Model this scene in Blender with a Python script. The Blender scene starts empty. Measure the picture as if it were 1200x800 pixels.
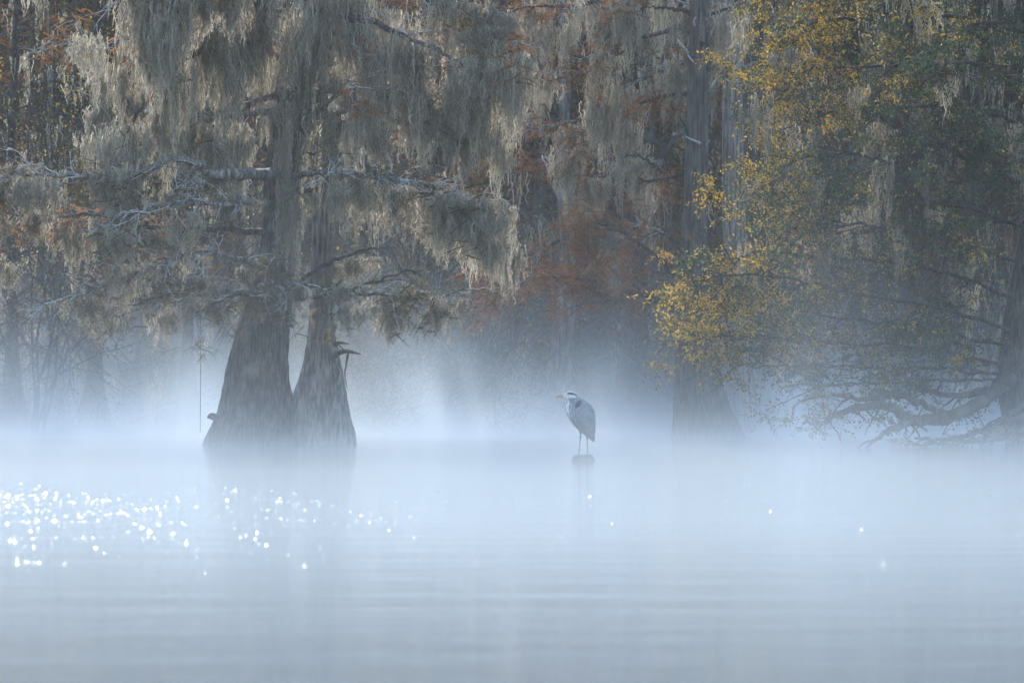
import bpy, math
import numpy as np
from mathutils import Vector

R = math.radians
scene = bpy.context.scene
col = scene.collection

# ------------------------------------------------------------------ camera
CAM_H = 1.1
FPX = 5000.0                      # focal length in pixels of a 1200 wide frame
HORIZON = 455.0
cam_d = bpy.data.cameras.new('camera')
cam_d.sensor_width = 36.0
cam_d.lens = FPX / 1200.0 * 36.0
cam_d.clip_start = 0.5
cam_d.clip_end = 3000.0
cam_d.dof.use_dof = True
cam_d.dof.focus_distance = 73.0
cam_d.dof.aperture_fstop = 3.6
cam = bpy.data.objects.new('camera', cam_d)
cam.location = (0, 0, CAM_H)
cam.rotation_euler = (R(90) + math.atan((HORIZON - 400.0) / FPX), 0, 0)
col.objects.link(cam)
scene.camera = cam

# ------------------------------------------------------------------ light
SUN_AZ = -8.0                    # degrees, left of the view direction (+Y)
SUN_EL = 28.0
world = bpy.data.worlds.new('World')
scene.world = world
world.use_nodes = True
wn = world.node_tree.nodes
wl = world.node_tree.links
wn.clear()
wo = wn.new('ShaderNodeOutputWorld')
wb = wn.new('ShaderNodeBackground')
ws = wn.new('ShaderNodeTexSky')
ws.sky_type = 'NISHITA'
ws.sun_disc = False
ws.sun_elevation = R(SUN_EL)
ws.sun_rotation = R(SUN_AZ)
ws.dust_density = 0.2
ws.ozone_density = 1.5
wb.inputs['Strength'].default_value = 0.12
wl.new(ws.outputs[0], wb.inputs[0])
wl.new(wb.outputs[0], wo.inputs[0])

sun_d = bpy.data.lights.new('sun', 'SUN')
sun_d.energy = 2.4
sun_d.angle = R(1.0)
sun_d.color = (1.0, 0.94, 0.86)
sun = bpy.data.objects.new('sun', sun_d)
sv = Vector((math.sin(R(SUN_AZ)) * math.cos(R(SUN_EL)), math.cos(R(SUN_AZ)) * math.cos(R(SUN_EL)), math.sin(R(SUN_EL))))
sun.rotation_euler = sv.to_track_quat('Z', 'Y').to_euler()
sun.location = (-30, 40, 60)
col.objects.link(sun)

scene.view_settings.view_transform = 'Standard'
scene.view_settings.look = 'None'
scene.view_settings.exposure = 1.74
scene.view_settings.gamma = 1.0
scene.view_settings.use_curve_mapping = False

scene.render.engine = 'CYCLES'
cy = scene.cycles
cy.max_bounces = 5
cy.diffuse_bounces = 2
cy.glossy_bounces = 2
cy.transmission_bounces = 2
cy.transparent_max_bounces = 8
cy.volume_bounces = 1
cy.volume_max_steps = 128
cy.volume_step_rate = 1.0
cy.caustics_reflective = False
cy.caustics_refractive = False
cy.use_denoising = True
cy.denoiser = 'OPENIMAGEDENOISE'
cy.sample_clamp_indirect = 6.0
cy.use_adaptive_sampling = True
cy.adaptive_threshold = 0.015

# ------------------------------------------------------------------ helpers
def P(px, py, y):
    """point seen at photo pixel (px, py), y metres ahead of the camera"""
    return np.array([(px - 600.0) / FPX * y, y, CAM_H + (HORIZON - py) / FPX * y])


def rng(seed):
    return np.random.default_rng(seed)


class MB:
    """collects quads and triangles, builds one mesh"""
    def __init__(self):
        self.v = []; self.q = []; self.t = []; self.n = 0

    def add(self, v, q=None, t=None):
        v = np.asarray(v, float).reshape(-1, 3)
        if q is not None and len(q): self.q.append(np.asarray(q, int).reshape(-1, 4) + self.n)
        if t is not None and len(t): self.t.append(np.asarray(t, int).reshape(-1, 3) + self.n)
        self.v.append(v); self.n += len(v)

    def mesh(self, name, mat, origin=(0, 0, 0), smooth=True):
        v = (np.concatenate(self.v) if self.v else np.zeros((0, 3))) - np.asarray(origin, float)
        q = np.concatenate(self.q) if self.q else np.zeros((0, 4), int)
        t = np.concatenate(self.t) if self.t else np.zeros((0, 3), int)
        me = bpy.data.meshes.new(name)
        me.vertices.add(len(v)); me.vertices.foreach_set('co', v.astype(np.float32).ravel())
        loops = np.concatenate([q.ravel(), t.ravel()])
        me.loops.add(len(loops)); me.loops.foreach_set('vertex_index', loops.astype(np.int32))
        starts = np.concatenate([np.arange(len(q)) * 4, len(q) * 4 + np.arange(len(t)) * 3])
        me.polygons.add(len(starts)); me.polygons.foreach_set('loop_start', starts.astype(np.int32))
        me.update(calc_edges=True)
        me.polygons.foreach_set('use_smooth', np.full(len(starts), smooth))
        me.materials.append(mat)
        me.update()
        return me


WORLD_LOC = {}


def wloc(o):
    return WORLD_LOC.get(o.name, np.zeros(3)) if o is not None else np.zeros(3)


def place(me, name, parent=None, loc=(0, 0, 0), rot=(0, 0, 0), scale=(1, 1, 1)):
    """link a mesh (or None for an Empty) at a world position under a parent (parents are never rotated)"""
    o = bpy.data.objects.new(name, me)
    col.objects.link(o)
    loc = np.asarray(loc, float)
    o.location = loc - wloc(parent)
    o.rotation_euler = rot
    o.scale = scale
    if parent is not None: o.parent = parent
    WORLD_LOC[o.name] = loc
    if me is None: o.empty_display_size = 0.2
    return o


def build(mb, name, mat, parent=None, origin=None, smooth=True):
    if origin is None: origin = wloc(parent)
    return place(mb.mesh(name, mat, origin, smooth), name, parent, origin)


def tag(o, label, cat, group=None):
    o['label'] = label; o['category'] = cat
    if group: o['group'] = group
    return o


def thing(name, label, cat, loc, group=None):
    return tag(place(None, name, None, loc), label, cat, group)


def structure(o): o['kind'] = 'structure'; return o
def stuff(o): o['kind'] = 'stuff'; return o


def catmull(pts, n=6):
    p = np.asarray(pts, float)
    if len(p) == 2: return np.array([p[0] + (p[1] - p[0]) * k / n for k in range(n + 1)])
    e = np.vstack([2 * p[0] - p[1], p, 2 * p[-1] - p[-2]])
    out = []
    for i in range(1, len(e) - 2):
        for k in range(n):
            t = k / n
            a, b, c, d = e[i - 1], e[i], e[i + 1], e[i + 2]
            out.append(0.5 * ((2 * b) + (-a + c) * t + (2 * a - 5 * b + 4 * c - d) * t * t + (-a + 3 * b - 3 * c + d) * t ** 3))
    out.append(p[-1])
    return np.array(out)


def tube(mb, pts, radii, sides=6, ell=None):
    """tapered tube; ell = (axis vector, half width along it) gives elliptical sections"""
    p = np.asarray(pts, float); n = len(p)
    r = np.broadcast_to(np.asarray(radii, float), (n,))
    t = np.gradient(p, axis=0)
    t /= np.linalg.norm(t, axis=1)[:, None] + 1e-9
    if ell is not None:
        a = np.broadcast_to(np.asarray(ell[0], float), (n, 3)); ra = np.broadcast_to(np.asarray(ell[1], float), (n,))
    else:
        m = t.mean(axis=0)
        ref = np.array([0, 0, 1.0]) if abs(m[2]) < 0.8 * np.linalg.norm(m) + 1e-9 else np.array([0.3, 1.0, 0])
        a = np.cross(t, ref); a /= np.linalg.norm(a, axis=1)[:, None] + 1e-9; ra = r
    b = np.cross(t, a); b /= np.linalg.norm(b, axis=1)[:, None] + 1e-9
    th = np.linspace(0, 2 * np.pi, sides, endpoint=False)
    V = p[:, None] + a[:, None] * (np.cos(th)[None, :, None] * ra[:, None, None]) + b[:, None] * (np.sin(th)[None, :, None] * r[:, None, None])
    i = np.arange(n - 1)[:, None] * sides; j = np.arange(sides)[None, :]; j2 = (j + 1) % sides
    q = np.stack([i + j, i + j2, i + sides + j2, i + sides + j], -1).reshape(-1, 4)
    V = np.vstack([V.reshape(-1, 3), p[:1], p[-1:]])
    jj = np.arange(sides); k = n * sides
    tr = np.vstack([np.stack([np.full(sides, k), (jj + 1) % sides, jj], -1),
                    np.stack([np.full(sides, k + 1), (n - 1) * sides + jj, (n - 1) * sides + (jj + 1) % sides], -1)])
    mb.add(V, q, tr)


# ------------------------------------------------------------------ materials
def newmat(name):
    m = bpy.data.materials.new(name); m.use_nodes = True
    nt = m.node_tree; nt.nodes.clear()
    return m, nt, nt.nodes, nt.links


def ramp(nodes, stops):
    r = nodes.new('ShaderNodeValToRGB'); e = r.color_ramp.elements
    while len(e) < len(stops): e.new(0.5)
    for k, (pos, c) in enumerate(stops):
        e[k].position = pos; e[k].color = (*c, 1)
    return r


def noise(nodes, links, scale, detail=4, rough=0.55, stretch=None, coord='Object'):
    tc = nodes.new('ShaderNodeTexCoord'); n = nodes.new('ShaderNodeTexNoise')
    n.inputs['Scale'].default_value = scale; n.inputs['Detail'].default_value = detail; n.inputs['Roughness'].default_value = rough
    if stretch:
        mp = nodes.new('ShaderNodeMapping'); mp.inputs['Scale'].default_value = stretch
        links.new(tc.outputs[coord], mp.inputs[0]); links.new(mp.outputs[0], n.inputs['Vector'])
    else: links.new(tc.outputs[coord], n.inputs['Vector'])
    return n


def bark_mat(name, dark, mid, light, lichen=0.0, vscale=(9, 9, 1.4)):
    m, nt, N, L = newmat(name)
    out = N.new('ShaderNodeOutputMaterial'); b = N.new('ShaderNodeBsdfPrincipled')
    n1 = noise(N, L, 2.2, 6, 0.65, vscale); n2 = noise(N, L, 1.3, 4, 0.6)
    c1 = ramp(N, [(0.38, dark), (0.5, mid), (0.62, light)])
    L.new(n1.outputs['Fac'], c1.inputs[0])
    mx = N.new('ShaderNodeMix'); mx.data_type = 'RGBA'
    pr = ramp(N, [(0.52, (0, 0, 0)), (0.66, (lichen, lichen, lichen))])
    L.new(n2.outputs['Fac'], pr.inputs[0]); L.new(pr.outputs[0], mx.inputs[0])
    L.new(c1.outputs[0], mx.inputs[6]); mx.inputs[7].default_value = (0.36, 0.37, 0.34, 1)
    L.new(mx.outputs[2], b.inputs['Base Color']); b.inputs['Roughness'].default_value = 0.9
    bp = N.new('ShaderNodeBump'); bp.inputs['Strength'].default_value = 1.0; bp.inputs['Distance'].default_value = 0.09
    L.new(n1.outputs['Fac'], bp.inputs['Height']); L.new(bp.outputs[0], b.inputs['Normal'])
    L.new(b.outputs[0], out.inputs[0])
    return m


def leaf_mat(name, stops, transl=0.35, gloss=0.0):
    """per-leaf colour, thin and translucent"""
    m, nt, N, L = newmat(name)
    out = N.new('ShaderNodeOutputMaterial')
    g = N.new('ShaderNodeNewGeometry'); oi = N.new('ShaderNodeObjectInfo')
    ad = N.new('ShaderNodeMath'); ad.operation = 'MULTIPLY_ADD'; ad.inputs[1].default_value = 0.72
    ml = N.new('ShaderNodeMath'); ml.operation = 'MULTIPLY'; ml.inputs[1].default_value = 0.28
    L.new(oi.outputs['Random'], ml.inputs[0]); L.new(g.outputs['Random Per Island'], ad.inputs[0]); L.new(ml.outputs[0], ad.inputs[2])
    c = ramp(N, stops); L.new(ad.outputs[0], c.inputs[0])
    d = N.new('ShaderNodeBsdfDiffuse'); t = N.new('ShaderNodeBsdfTranslucent'); mx = N.new('ShaderNodeMixShader')
    mx.inputs[0].default_value = transl
    L.new(c.outputs[0], d.inputs[0]); L.new(c.outputs[0], t.inputs[0])
    L.new(d.outputs[0], mx.inputs[1]); L.new(t.outputs[0], mx.inputs[2])
    last = mx
    if gloss > 0:
        gl = N.new('ShaderNodeBsdfGlossy'); gl.inputs['Roughness'].default_value = 0.5
        m2 = N.new('ShaderNodeMixShader'); m2.inputs[0].default_value = gloss
        L.new(mx.outputs[0], m2.inputs[1]); L.new(gl.outputs[0], m2.inputs[2]); last = m2
    L.new(last.outputs[0], out.inputs[0])
    return m


def plain_mat(name, colour, rough=0.8, var=0.25, scale=6.0):
    m, nt, N, L = newmat(name)
    out = N.new('ShaderNodeOutputMaterial'); b = N.new('ShaderNodeBsdfPrincipled')
    n = noise(N, L, scale, 4)
    c = ramp(N, [(0.3, tuple(x * (1 - var) for x in colour)), (0.7, tuple(min(1, x * (1 + var)) for x in colour))])
    L.new(n.outputs['Fac'], c.inputs[0]); L.new(c.outputs[0], b.inputs['Base Color'])
    b.inputs['Roughness'].default_value = rough
    L.new(b.outputs[0], out.inputs[0])
    return m


M_BARK = bark_mat('cypress_bark', (0.03, 0.023, 0.019), (0.085, 0.066, 0.055), (0.19, 0.155, 0.132), 0.4)
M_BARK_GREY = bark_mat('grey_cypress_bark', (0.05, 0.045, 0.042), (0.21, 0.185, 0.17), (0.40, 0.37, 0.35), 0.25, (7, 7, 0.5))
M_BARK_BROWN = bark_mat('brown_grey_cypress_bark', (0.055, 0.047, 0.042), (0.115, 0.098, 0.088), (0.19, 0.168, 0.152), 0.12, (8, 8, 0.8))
M_BARK_DARK = bark_mat('dark_bark', (0.02, 0.017, 0.015), (0.06, 0.05, 0.045), (0.11, 0.10, 0.09), 0.25)  # plain dark bark tone, shared by limbs, stubs and far trunks
M_TWIG = bark_mat('pale_lichen_twig', (0.30, 0.29, 0.28), (0.58, 0.58, 0.57), (0.78, 0.79, 0.78), 0.5, (6, 6, 6))
M_TWIG_DARK = bark_mat('dark_twig', (0.025, 0.02, 0.018), (0.06, 0.05, 0.045), (0.14, 0.13, 0.12), 0.3, (5, 5, 5))
M_MOSS = leaf_mat('spanish_moss', [(0.0, (0.18, 0.155, 0.118)), (0.5, (0.46, 0.41, 0.325)), (1.0, (0.76, 0.695, 0.57))], 0.48)
M_RUST = leaf_mat('rust_cypress_needles', [(0.0, (0.10, 0.055, 0.03)), (0.45, (0.34, 0.155, 0.06)), (0.8, (0.54, 0.25, 0.09)), (1.0, (0.20, 0.17, 0.06))], 0.4)
M_OLIVE = leaf_mat('olive_cypress_needles', [(0.0, (0.07, 0.06, 0.03)), (0.4, (0.15, 0.115, 0.05)), (0.75, (0.19, 0.16, 0.06)), (1.0, (0.25, 0.12, 0.05))], 0.4)
def elm_mat(name, split, transl, gloss):
    gr = [(0.0, (0.018, 0.034, 0.016)), (split * 0.55, (0.036, 0.064, 0.026)), (split - 0.03, (0.075, 0.105, 0.034))]
    return leaf_mat(name, gr + [(split + 0.03, (0.44, 0.30, 0.045)), (split + (1 - split) * 0.6, (0.70, 0.43, 0.055)), (1.0, (0.55, 0.25, 0.05))], transl, gloss)
M_LEAF_Y = elm_mat('yellow_leaves', 0.40, 0.42, 0.05)
M_LEAF_M = elm_mat('turning_leaves', 0.68, 0.38, 0.08)
M_LEAF_G = elm_mat('green_leaves', 0.87, 0.35, 0.07)
M_LEAF_FAR = leaf_mat('far_wood_leaves', [(0.0, (0.025, 0.026, 0.016)), (0.5, (0.05, 0.046, 0.028)), (0.8, (0.085, 0.058, 0.034)), (1.0, (0.13, 0.065, 0.03))], 0.3)
M_LEAF_SHRUB = leaf_mat('shrub_leaves', [(0.0, (0.035, 0.05, 0.022)), (0.5, (0.075, 0.085, 0.03)), (0.85, (0.15, 0.13, 0.04)), (1.0, (0.40, 0.30, 0.05))], 0.35)

# ------------------------------------------------------------------ water, bank
def water_material():
    m, nt, N, L = newmat('lake_water')
    out = N.new('ShaderNodeOutputMaterial'); b = N.new('ShaderNodeBsdfPrincipled')
    b.inputs['Base Color'].default_value = (0.012, 0.018, 0.02, 1)
    b.inputs['Roughness'].default_value = 0.07
    b.inputs['IOR'].default_value = 1.333
    w1 = noise(N, L, 1.0, 3, 0.5, (0.22, 1.1, 1))          # long low swell lines
    w2 = noise(N, L, 1.0, 2, 0.5, (2.4, 3.0, 1))           # hand-sized ripples
    def mul(a, k):
        x = N.new('ShaderNodeMath'); x.operation = 'MULTIPLY'; L.new(a, x.inputs[0])
        if isinstance(k, float): x.inputs[1].default_value = k
        else: L.new(k, x.inputs[1])
        return x.outputs[0]
    def add(a, c):
        x = N.new('ShaderNodeMath'); x.operation = 'ADD'; L.new(a, x.inputs[0]); L.new(c, x.inputs[1]); return x.outputs[0]
    w3 = noise(N, L, 1.0, 2, 0.5, (7.0, 11.0, 1))          # fine capillary ripples out on the open water
    tc = N.new('ShaderNodeTexCoord'); sx = N.new('ShaderNodeSeparateXYZ'); L.new(tc.outputs['Object'], sx.inputs[0])
    mr = N.new('ShaderNodeMapRange'); mr.interpolation_type = 'SMOOTHSTEP'
    for k, q in enumerate((26, 62, 0.05, 1.0)): mr.inputs[k + 1].default_value = q
    L.new(sx.outputs['Y'], mr.inputs[0])
    h = add(add(mul(w1.outputs['Fac'], 0.007), mul(w2.outputs['Fac'], 0.0030)), mul(mul(w3.outputs['Fac'], 0.016), mr.outputs[0]))
    bp = N.new('ShaderNodeBump'); bp.inputs['Strength'].default_value = 1.0; bp.inputs['Distance'].default_value = 1.0
    L.new(h, bp.inputs['Height']); L.new(bp.outputs[0], b.inputs['Normal'])
    L.new(b.outputs[0], out.inputs[0])
    return m


mb = MB()
S = 420.0
mb.add([(-S, -S, 0), (S, -S, 0), (S, S, 0), (-S, S, 0)], [(0, 1, 2, 3)])
M_WATER = water_material()
water = structure(build(mb, 'water', M_WATER))

# cat's-paw wavelets: small steep-sided ripples where a breath of wind touches the water
g = rng(42)
mb = MB()
rr_ = np.array([0.22, 0.45, 0.7, 1.0]); ns_ = 10
th = np.linspace(0, 2 * np.pi, ns_, endpoint=False)
k = np.arange(ns_); k2 = (k + 1) % ns_
tri = [np.stack([np.full(ns_, 0), 1 + k, 1 + k2], -1)]
quad = [np.stack([1 + a * ns_ + k, 1 + (a + 1) * ns_ + k, 1 + (a + 1) * ns_ + k2, 1 + a * ns_ + k2], -1) for a in range(3)]
tri, quad = np.concatenate(tri), np.concatenate(quad)
def wavelet(x, y, ax, ay, h):
    r_ = np.concatenate([[0], np.repeat(rr_, ns_)]); t_ = np.concatenate([[0], np.tile(th, 4)])
    w = 1 + 0.15 * np.sin(2 * t_ + g.uniform(0, 6)) * (r_ > 0)
    mb.add(np.stack([x + ax * r_ * w * np.cos(t_), y + ay * r_ * w * np.sin(t_), h * (1 - r_ ** 2) ** 2 - 0.0015], -1), quad, tri)
for c_ in range(460):                                   # streaks of wavelets, denser towards the sunny side
    py = 572 + 118 * g.beta(1.3, 2.6); px = 1240 * g.random() ** 1.5 - 20
    n_ = int(g.integers(1, 5 if px > 450 else 10)); row_ = g.random() < 0.6
    for q_ in range(n_):
        pyy = max(566, py + g.normal(0, 0.8 if row_ else 7)); pxx = px + (q_ * g.uniform(4, 9) if row_ else g.normal(0, 38))
        y = 5000 * 1.1 / (pyy - 455); x = (pxx - 600) / 5000 * y
        w_ = g.uniform(0.0045, 0.013) * (y / 40) ** 1.3 * (2.2 if g.random() < 0.16 and px < 500 else 1.0)
        sl_ = g.uniform(0.20, 0.42) if g.random() < 0.65 else g.uniform(0.5, 1.3)
        h_ = sl_ * w_ / 1.54
        wavelet(x, y, w_ * 1.5, max(0.008, h_ * 1.54 / g.uniform(0.28, 0.45)), h_)
for c_ in range(600):                                   # and fine single ones all about
    pyy = 570 + 125 * g.beta(1.2, 2.2); px = 1220 * g.random() ** 1.1 - 10
    y = 5000 * 1.1 / (pyy - 455); x = (px - 600) / 5000 * y
    w_ = g.uniform(0.003, 0.0065) * (y / 40) ** 1.2; sl_ = g.uniform(0.3, 1.0); h_ = sl_ * w_ / 1.54
    wavelet(x, y, w_ * g.uniform(1, 2), max(0.006, h_ * 1.54 / g.uniform(0.28, 0.5)), h_)
rip = stuff(build(mb, 'wavelets', M_WATER, water))

r = rng(5)
xs = np.linspace(-200, 200, 161); ys = np.linspace(126, 400, 70)
X, Y = np.meshgrid(xs, ys)
Z = -0.35 + np.clip((Y - 132) / 14, 0, 1) * 0.9 + np.clip((Y - 200) / 45, 0, 1) * 30 * (1 + 0.1 * np.sin(X * 0.11)) + 0.12 * np.sin(X * 0.5 + np.sin(Y * 0.3)) + r.normal(0, 0.05, X.shape)  # the hill behind is invented and hidden, to block sky between the trees
mb = MB()
nx, ny = len(xs), len(ys)
i = np.arange(ny - 1)[:, None] * nx; j = np.arange(nx - 1)[None, :]
mb.add(np.stack([X, Y, Z], -1), np.stack([i + j, i + j + 1, i + nx + j + 1, i + nx + j], -1).reshape(-1, 4))
structure(build(mb, 'bank', plain_mat('leaf_litter_bank', (0.08, 0.06, 0.045), 0.95, 0.4, 2.0)))

# ------------------------------------------------------------------ moss, sprays: shared meshes
def ribbon(mb, pts, widths, side):
    """flat strip along pts; side = unit vector across it"""
    p = np.asarray(pts, float); n = len(p); w = np.broadcast_to(widths, (n,))[:, None] * 0.5
    s = np.broadcast_to(np.asarray(side, float), (n, 3))
    V = np.empty((2 * n, 3)); V[0::2] = p - s * w; V[1::2] = p + s * w
    k = np.arange(n - 1) * 2
    mb.add(V, np.stack([k, k + 1, k + 3, k + 2], -1))


def moss_geometry(mb, g, wisps=6, strands=9, seg=9, half=0.30, length=1.0, width=0.011, fuzz=2, root=(0, 0, 0)):
    """a hanging beard of spanish moss: wisps of wavy strands that draw together towards ragged tips"""
    root = np.asarray(root, float)
    for w in range(wisps):
        cx = g.uniform(-half, half); cyy = g.normal(0, 0.09)
        ln = length * (0.35 + 0.65 * g.random() ** 0.8) * (1.1 - 0.5 * abs(cx) / half)
        sway = g.normal(0, 0.05); z0 = 0.05 - 0.34 * length * g.random() ** 1.6
        for s in range(strands):
            ox, oy = g.normal(0, 0.075), g.normal(0, 0.06)
            l = ln * g.uniform(0.45, 1.0)
            t = np.linspace(0, 1, seg)
            pinch = 1.0 - 0.75 * t ** 1.3
            ph = g.uniform(0, 6.28, 2); fr = g.uniform(5, 11, 2)
            x = cx + ox * pinch + sway * t * t + 0.03 * np.sin(fr[0] * t * l * 2 + ph[0]) + g.normal(0, 0.013, seg)
            y = cyy + oy * pinch + 0.03 * np.sin(fr[1] * t * l * 2 + ph[1])
            z = z0 - l * t + 0.04 * (1 - t) * g.normal()
            a = g.uniform(0, 3.14); side = np.array([math.cos(a), math.sin(a), 0])
            wd = width * g.uniform(0.6, 1.5) * (1.0 - 0.6 * t)
            ribbon(mb, np.stack([x, y, z], -1) + root, wd, side)
            if fuzz:                                   # short curly offshoots
                n = int(fuzz * seg * 0.7)
                k = g.integers(0, seg, n)
                p0 = np.stack([x[k], y[k], z[k]], -1) + root
                an = g.uniform(0, 6.28, n); le = g.uniform(0.025, 0.085, n)
                dv = np.stack([np.cos(an), np.sin(an), -g.uniform(0.1, 1.6, n)], -1) * le[:, None]
                sv_ = np.stack([-np.sin(an), np.cos(an), np.full(n, 0.5)], -1) * 0.0065
                V = np.stack([p0 - sv_, p0 + sv_, p0 + dv], 1).reshape(-1, 3)
                mb.add(V, None, np.arange(3 * n).reshape(-1, 3))


def leaves_at(mb, g, pos, size, out=None, spread=1.0, slim=0.5):
    """little folded leaves (two triangles) at the given points"""
    n = len(pos)
    d = g.normal(0, 1, (n, 3)) * spread; d[:, 2] -= 0.35
    if out is not None: d += out
    d /= np.linalg.norm(d, axis=1)[:, None]
    s = np.cross(d, g.normal(0, 1, (n, 3))); s /= np.linalg.norm(s, axis=1)[:, None] + 1e-9
    nn = np.cross(d, s)
    L = (size * g.uniform(0.65, 1.25, n))[:, None]
    w = L * slim * 0.5
    a = pos; b = pos + d * L * 0.5 + s * w + nn * w * 0.35; c = pos + d * L; e = pos + d * L * 0.5 - s * w + nn * w * 0.35
    V = np.stack([a, b, c, e], 1).reshape(-1, 3)
    k = np.arange(n) * 4
    mb.add(V, None, np.vstack([np.stack([k, k + 1, k + 2], -1), np.stack([k, k + 2, k + 3], -1)]))


def cypress_spray(mb, g, n_twig=10, rad=0.45, root=(0, 0, 0), needle=0.07, droop=0.35):
    """feathery cypress foliage: thin rachises fringed on both sides"""
    root = np.asarray(root, float)
    for k in range(n_twig):
        d = g.normal(0, 1, 3); d[2] = -abs(d[2]) * 0.6 - droop * g.random(); d /= np.linalg.norm(d)
        l = rad * g.uniform(0.5, 1.1)
        st = root + g.normal(0, rad * 0.3, 3)
        m = int(16 * l / 0.45) + 4
        t = np.linspace(0.05, 1, m)
        p = st + d * (t * l)[:, None]; p[:, 2] -= 0.12 * l * t * t
        sd = np.cross(d, [0, 0, 1.0]); sd /= np.linalg.norm(sd) + 1e-9
        for sg in (-1, 1):
            tip = p + (sd * sg + d * 0.6) * (needle * g.uniform(0.6, 1.2, m) * (1.1 - 0.6 * t))[:, None] + g.normal(0, 0.008, (m, 3))
            w = d * 0.011 + np.array([0, 0, 0.007])
            V = np.stack([p - w, p + w, tip], 1).reshape(-1, 3)
            mb.add(V, None, np.arange(3 * m).reshape(-1, 3))


MOSS, MOSS_D = [], []
for k in range(10):
    m = MB(); g = rng(100 + k)
    moss_geometry(m, g, wisps=int(g.integers(8, 13)), strands=10, half=g.uniform(0.25, 0.5), width=0.018, fuzz=4)
    MOSS.append(m.mesh('moss_beard', M_MOSS, smooth=False))
    m = MB(); g = rng(200 + k)
    moss_geometry(m, g, wisps=int(g.integers(8, 12)), strands=10, half=g.uniform(0.22, 0.42), width=0.017, fuzz=1)
    MOSS_D.append(m.mesh('moss_beard', M_MOSS, smooth=False))
SPRAY_R, SPRAY_O, SPRAY_Y, SPRAY_M, SPRAY_G = [], [], [], [], []
for k in range(8):
    m = MB(); cypress_spray(m, rng(300 + k)); SPRAY_R.append(m.mesh('needle_spray', M_RUST, smooth=False))
    m = MB(); cypress_spray(m, rng(320 + k)); SPRAY_O.append(m.mesh('needle_spray', M_OLIVE, smooth=False))
    for lst, mt, sd in ((SPRAY_Y, M_LEAF_Y, 340), (SPRAY_M, M_LEAF_M, 350), (SPRAY_G, M_LEAF_G, 360)):
        m = MB(); g = rng(sd + k)
        for tw in range(11):
            d = g.normal(0, 1, 3); d[2] = d[2] * 0.5 - 0.25; d /= np.linalg.norm(d)
            l = g.uniform(0.3, 0.75); n = int(l * 34)
            t = np.linspace(0.1, 1, n)[:, None]
            p = d * t * l + np.array([0, 0, -0.15]) * t * t * l + g.normal(0, 0.02, (n, 3))
            leaves_at(m, g, p, 0.078, d * 0.4)
        lst.append(m.mesh('leaf_spray', mt, smooth=False))


# ------------------------------------------------------------------ tree parts
def trunk_mesh(mb, rows, y, g, flutes=7, base_z=-0.6, sides=72, rough=0.045, flute_amp=0.42, depth=0.9, rings=110):
    """fluted, buttressed trunk; rows = (py, x_left, x_right) as seen, stacked from water to top"""
    rows = sorted(rows, key=lambda q: -q[0])
    z = np.array([CAM_H + (HORIZON - q[0]) / FPX * y for q in rows])
    cx = np.array([((q[1] + q[2]) / 2 - 600) / FPX * y for q in rows])
    rr = np.array([(q[2] - q[1]) / 2 / FPX * y for q in rows])
    zz = np.concatenate([[base_z], np.linspace(-0.05, z[-1], rings)])
    zc = np.clip(zz, z[0], None)
    def smooth(v):
        f = np.interp(zc, z, v); ker = np.ones(5) / 5
        return np.convolve(np.pad(f, 2, mode='edge'), ker, 'valid')
    C, Rr = smooth(cx), smooth(rr)
    th = np.linspace(0, 2 * np.pi, sides, endpoint=False)
    ph = g.uniform(0, 6.28, 8)
    T, ZZ = np.meshgrid(th, zz)
    low = np.clip(1 - ZZ / 3.2, 0.12, 1)
    tw = 0.05 * ZZ
    fl = 0.55 * np.cos(flutes * T + ph[0] + tw) + 0.3 * np.cos((flutes - 3) * T + ph[1] - tw) + 0.25 * np.cos((flutes * 2 + 1) * T + ph[2] + 0.6 * np.sin(ZZ))
    rad = Rr[:, None] * (1 - flute_amp * low * (1 - fl) * 0.6)
    stri = 0.5 * np.sin(23 * T + ph[3] + 1.3 * np.sin(0.9 * ZZ + ph[4])) + 0.5 * np.sin(37 * T + ph[5] + 0.8 * np.sin(1.7 * ZZ))
    rad = rad + rough * Rr[:, None] * stri + g.normal(0, 0.006, rad.shape)
    lean = 0.04 * np.sin(zz * 0.6 + ph[6])
    V = np.stack([C[:, None] + rad * np.cos(T), y + lean[:, None] + depth * rad * np.sin(T), ZZ], -1)
    n, s = V.shape[:2]
    i = np.arange(n - 1)[:, None] * s; j = np.arange(s)[None, :]; j2 = (j + 1) % s
    mb.add(V, np.stack([i + j, i + j2, i + s + j2, i + s + j], -1).reshape(-1, 4))


def grow(mb, g, p, d, L, r, level, droop=0.25, wig=0.25, nodes=None, dens=5.0):
    """recursive branch; returns the points along it"""
    n = 6 if level else 4
    pts = [np.array(p, float)]; d = np.array(d, float); d /= np.linalg.norm(d)
    for k in range(n):
        d = d + g.normal(0, wig, 3) + np.array([0, 0, -droop * 0.25]); d /= np.linalg.norm(d)
        pts.append(pts[-1] + d * L / n)
    pts = np.array(pts)
    tube(mb, pts, np.linspace(r, r * 0.4, n + 1), 4 if level else 3)
    if nodes is not None: nodes.extend([(q, level) for q in pts[1:]])
    if level > 0:
        m = max(2, int(dens * L))
        for k in range(m):
            a = g.uniform(0.15, 1.0) * n; k0 = min(int(a), n - 1)
            q = pts[k0] + (pts[k0 + 1] - pts[k0]) * (a - k0)
            base = pts[k0 + 1] - pts[k0]; base /= np.linalg.norm(base)
            dd = base * 0.8 + g.normal(0, 0.65, 3); 
            grow(mb, g, q, dd, L * g.uniform(0.35, 0.6), r * 0.55, level - 1, droop, wig, nodes, dens)
    return pts


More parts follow.
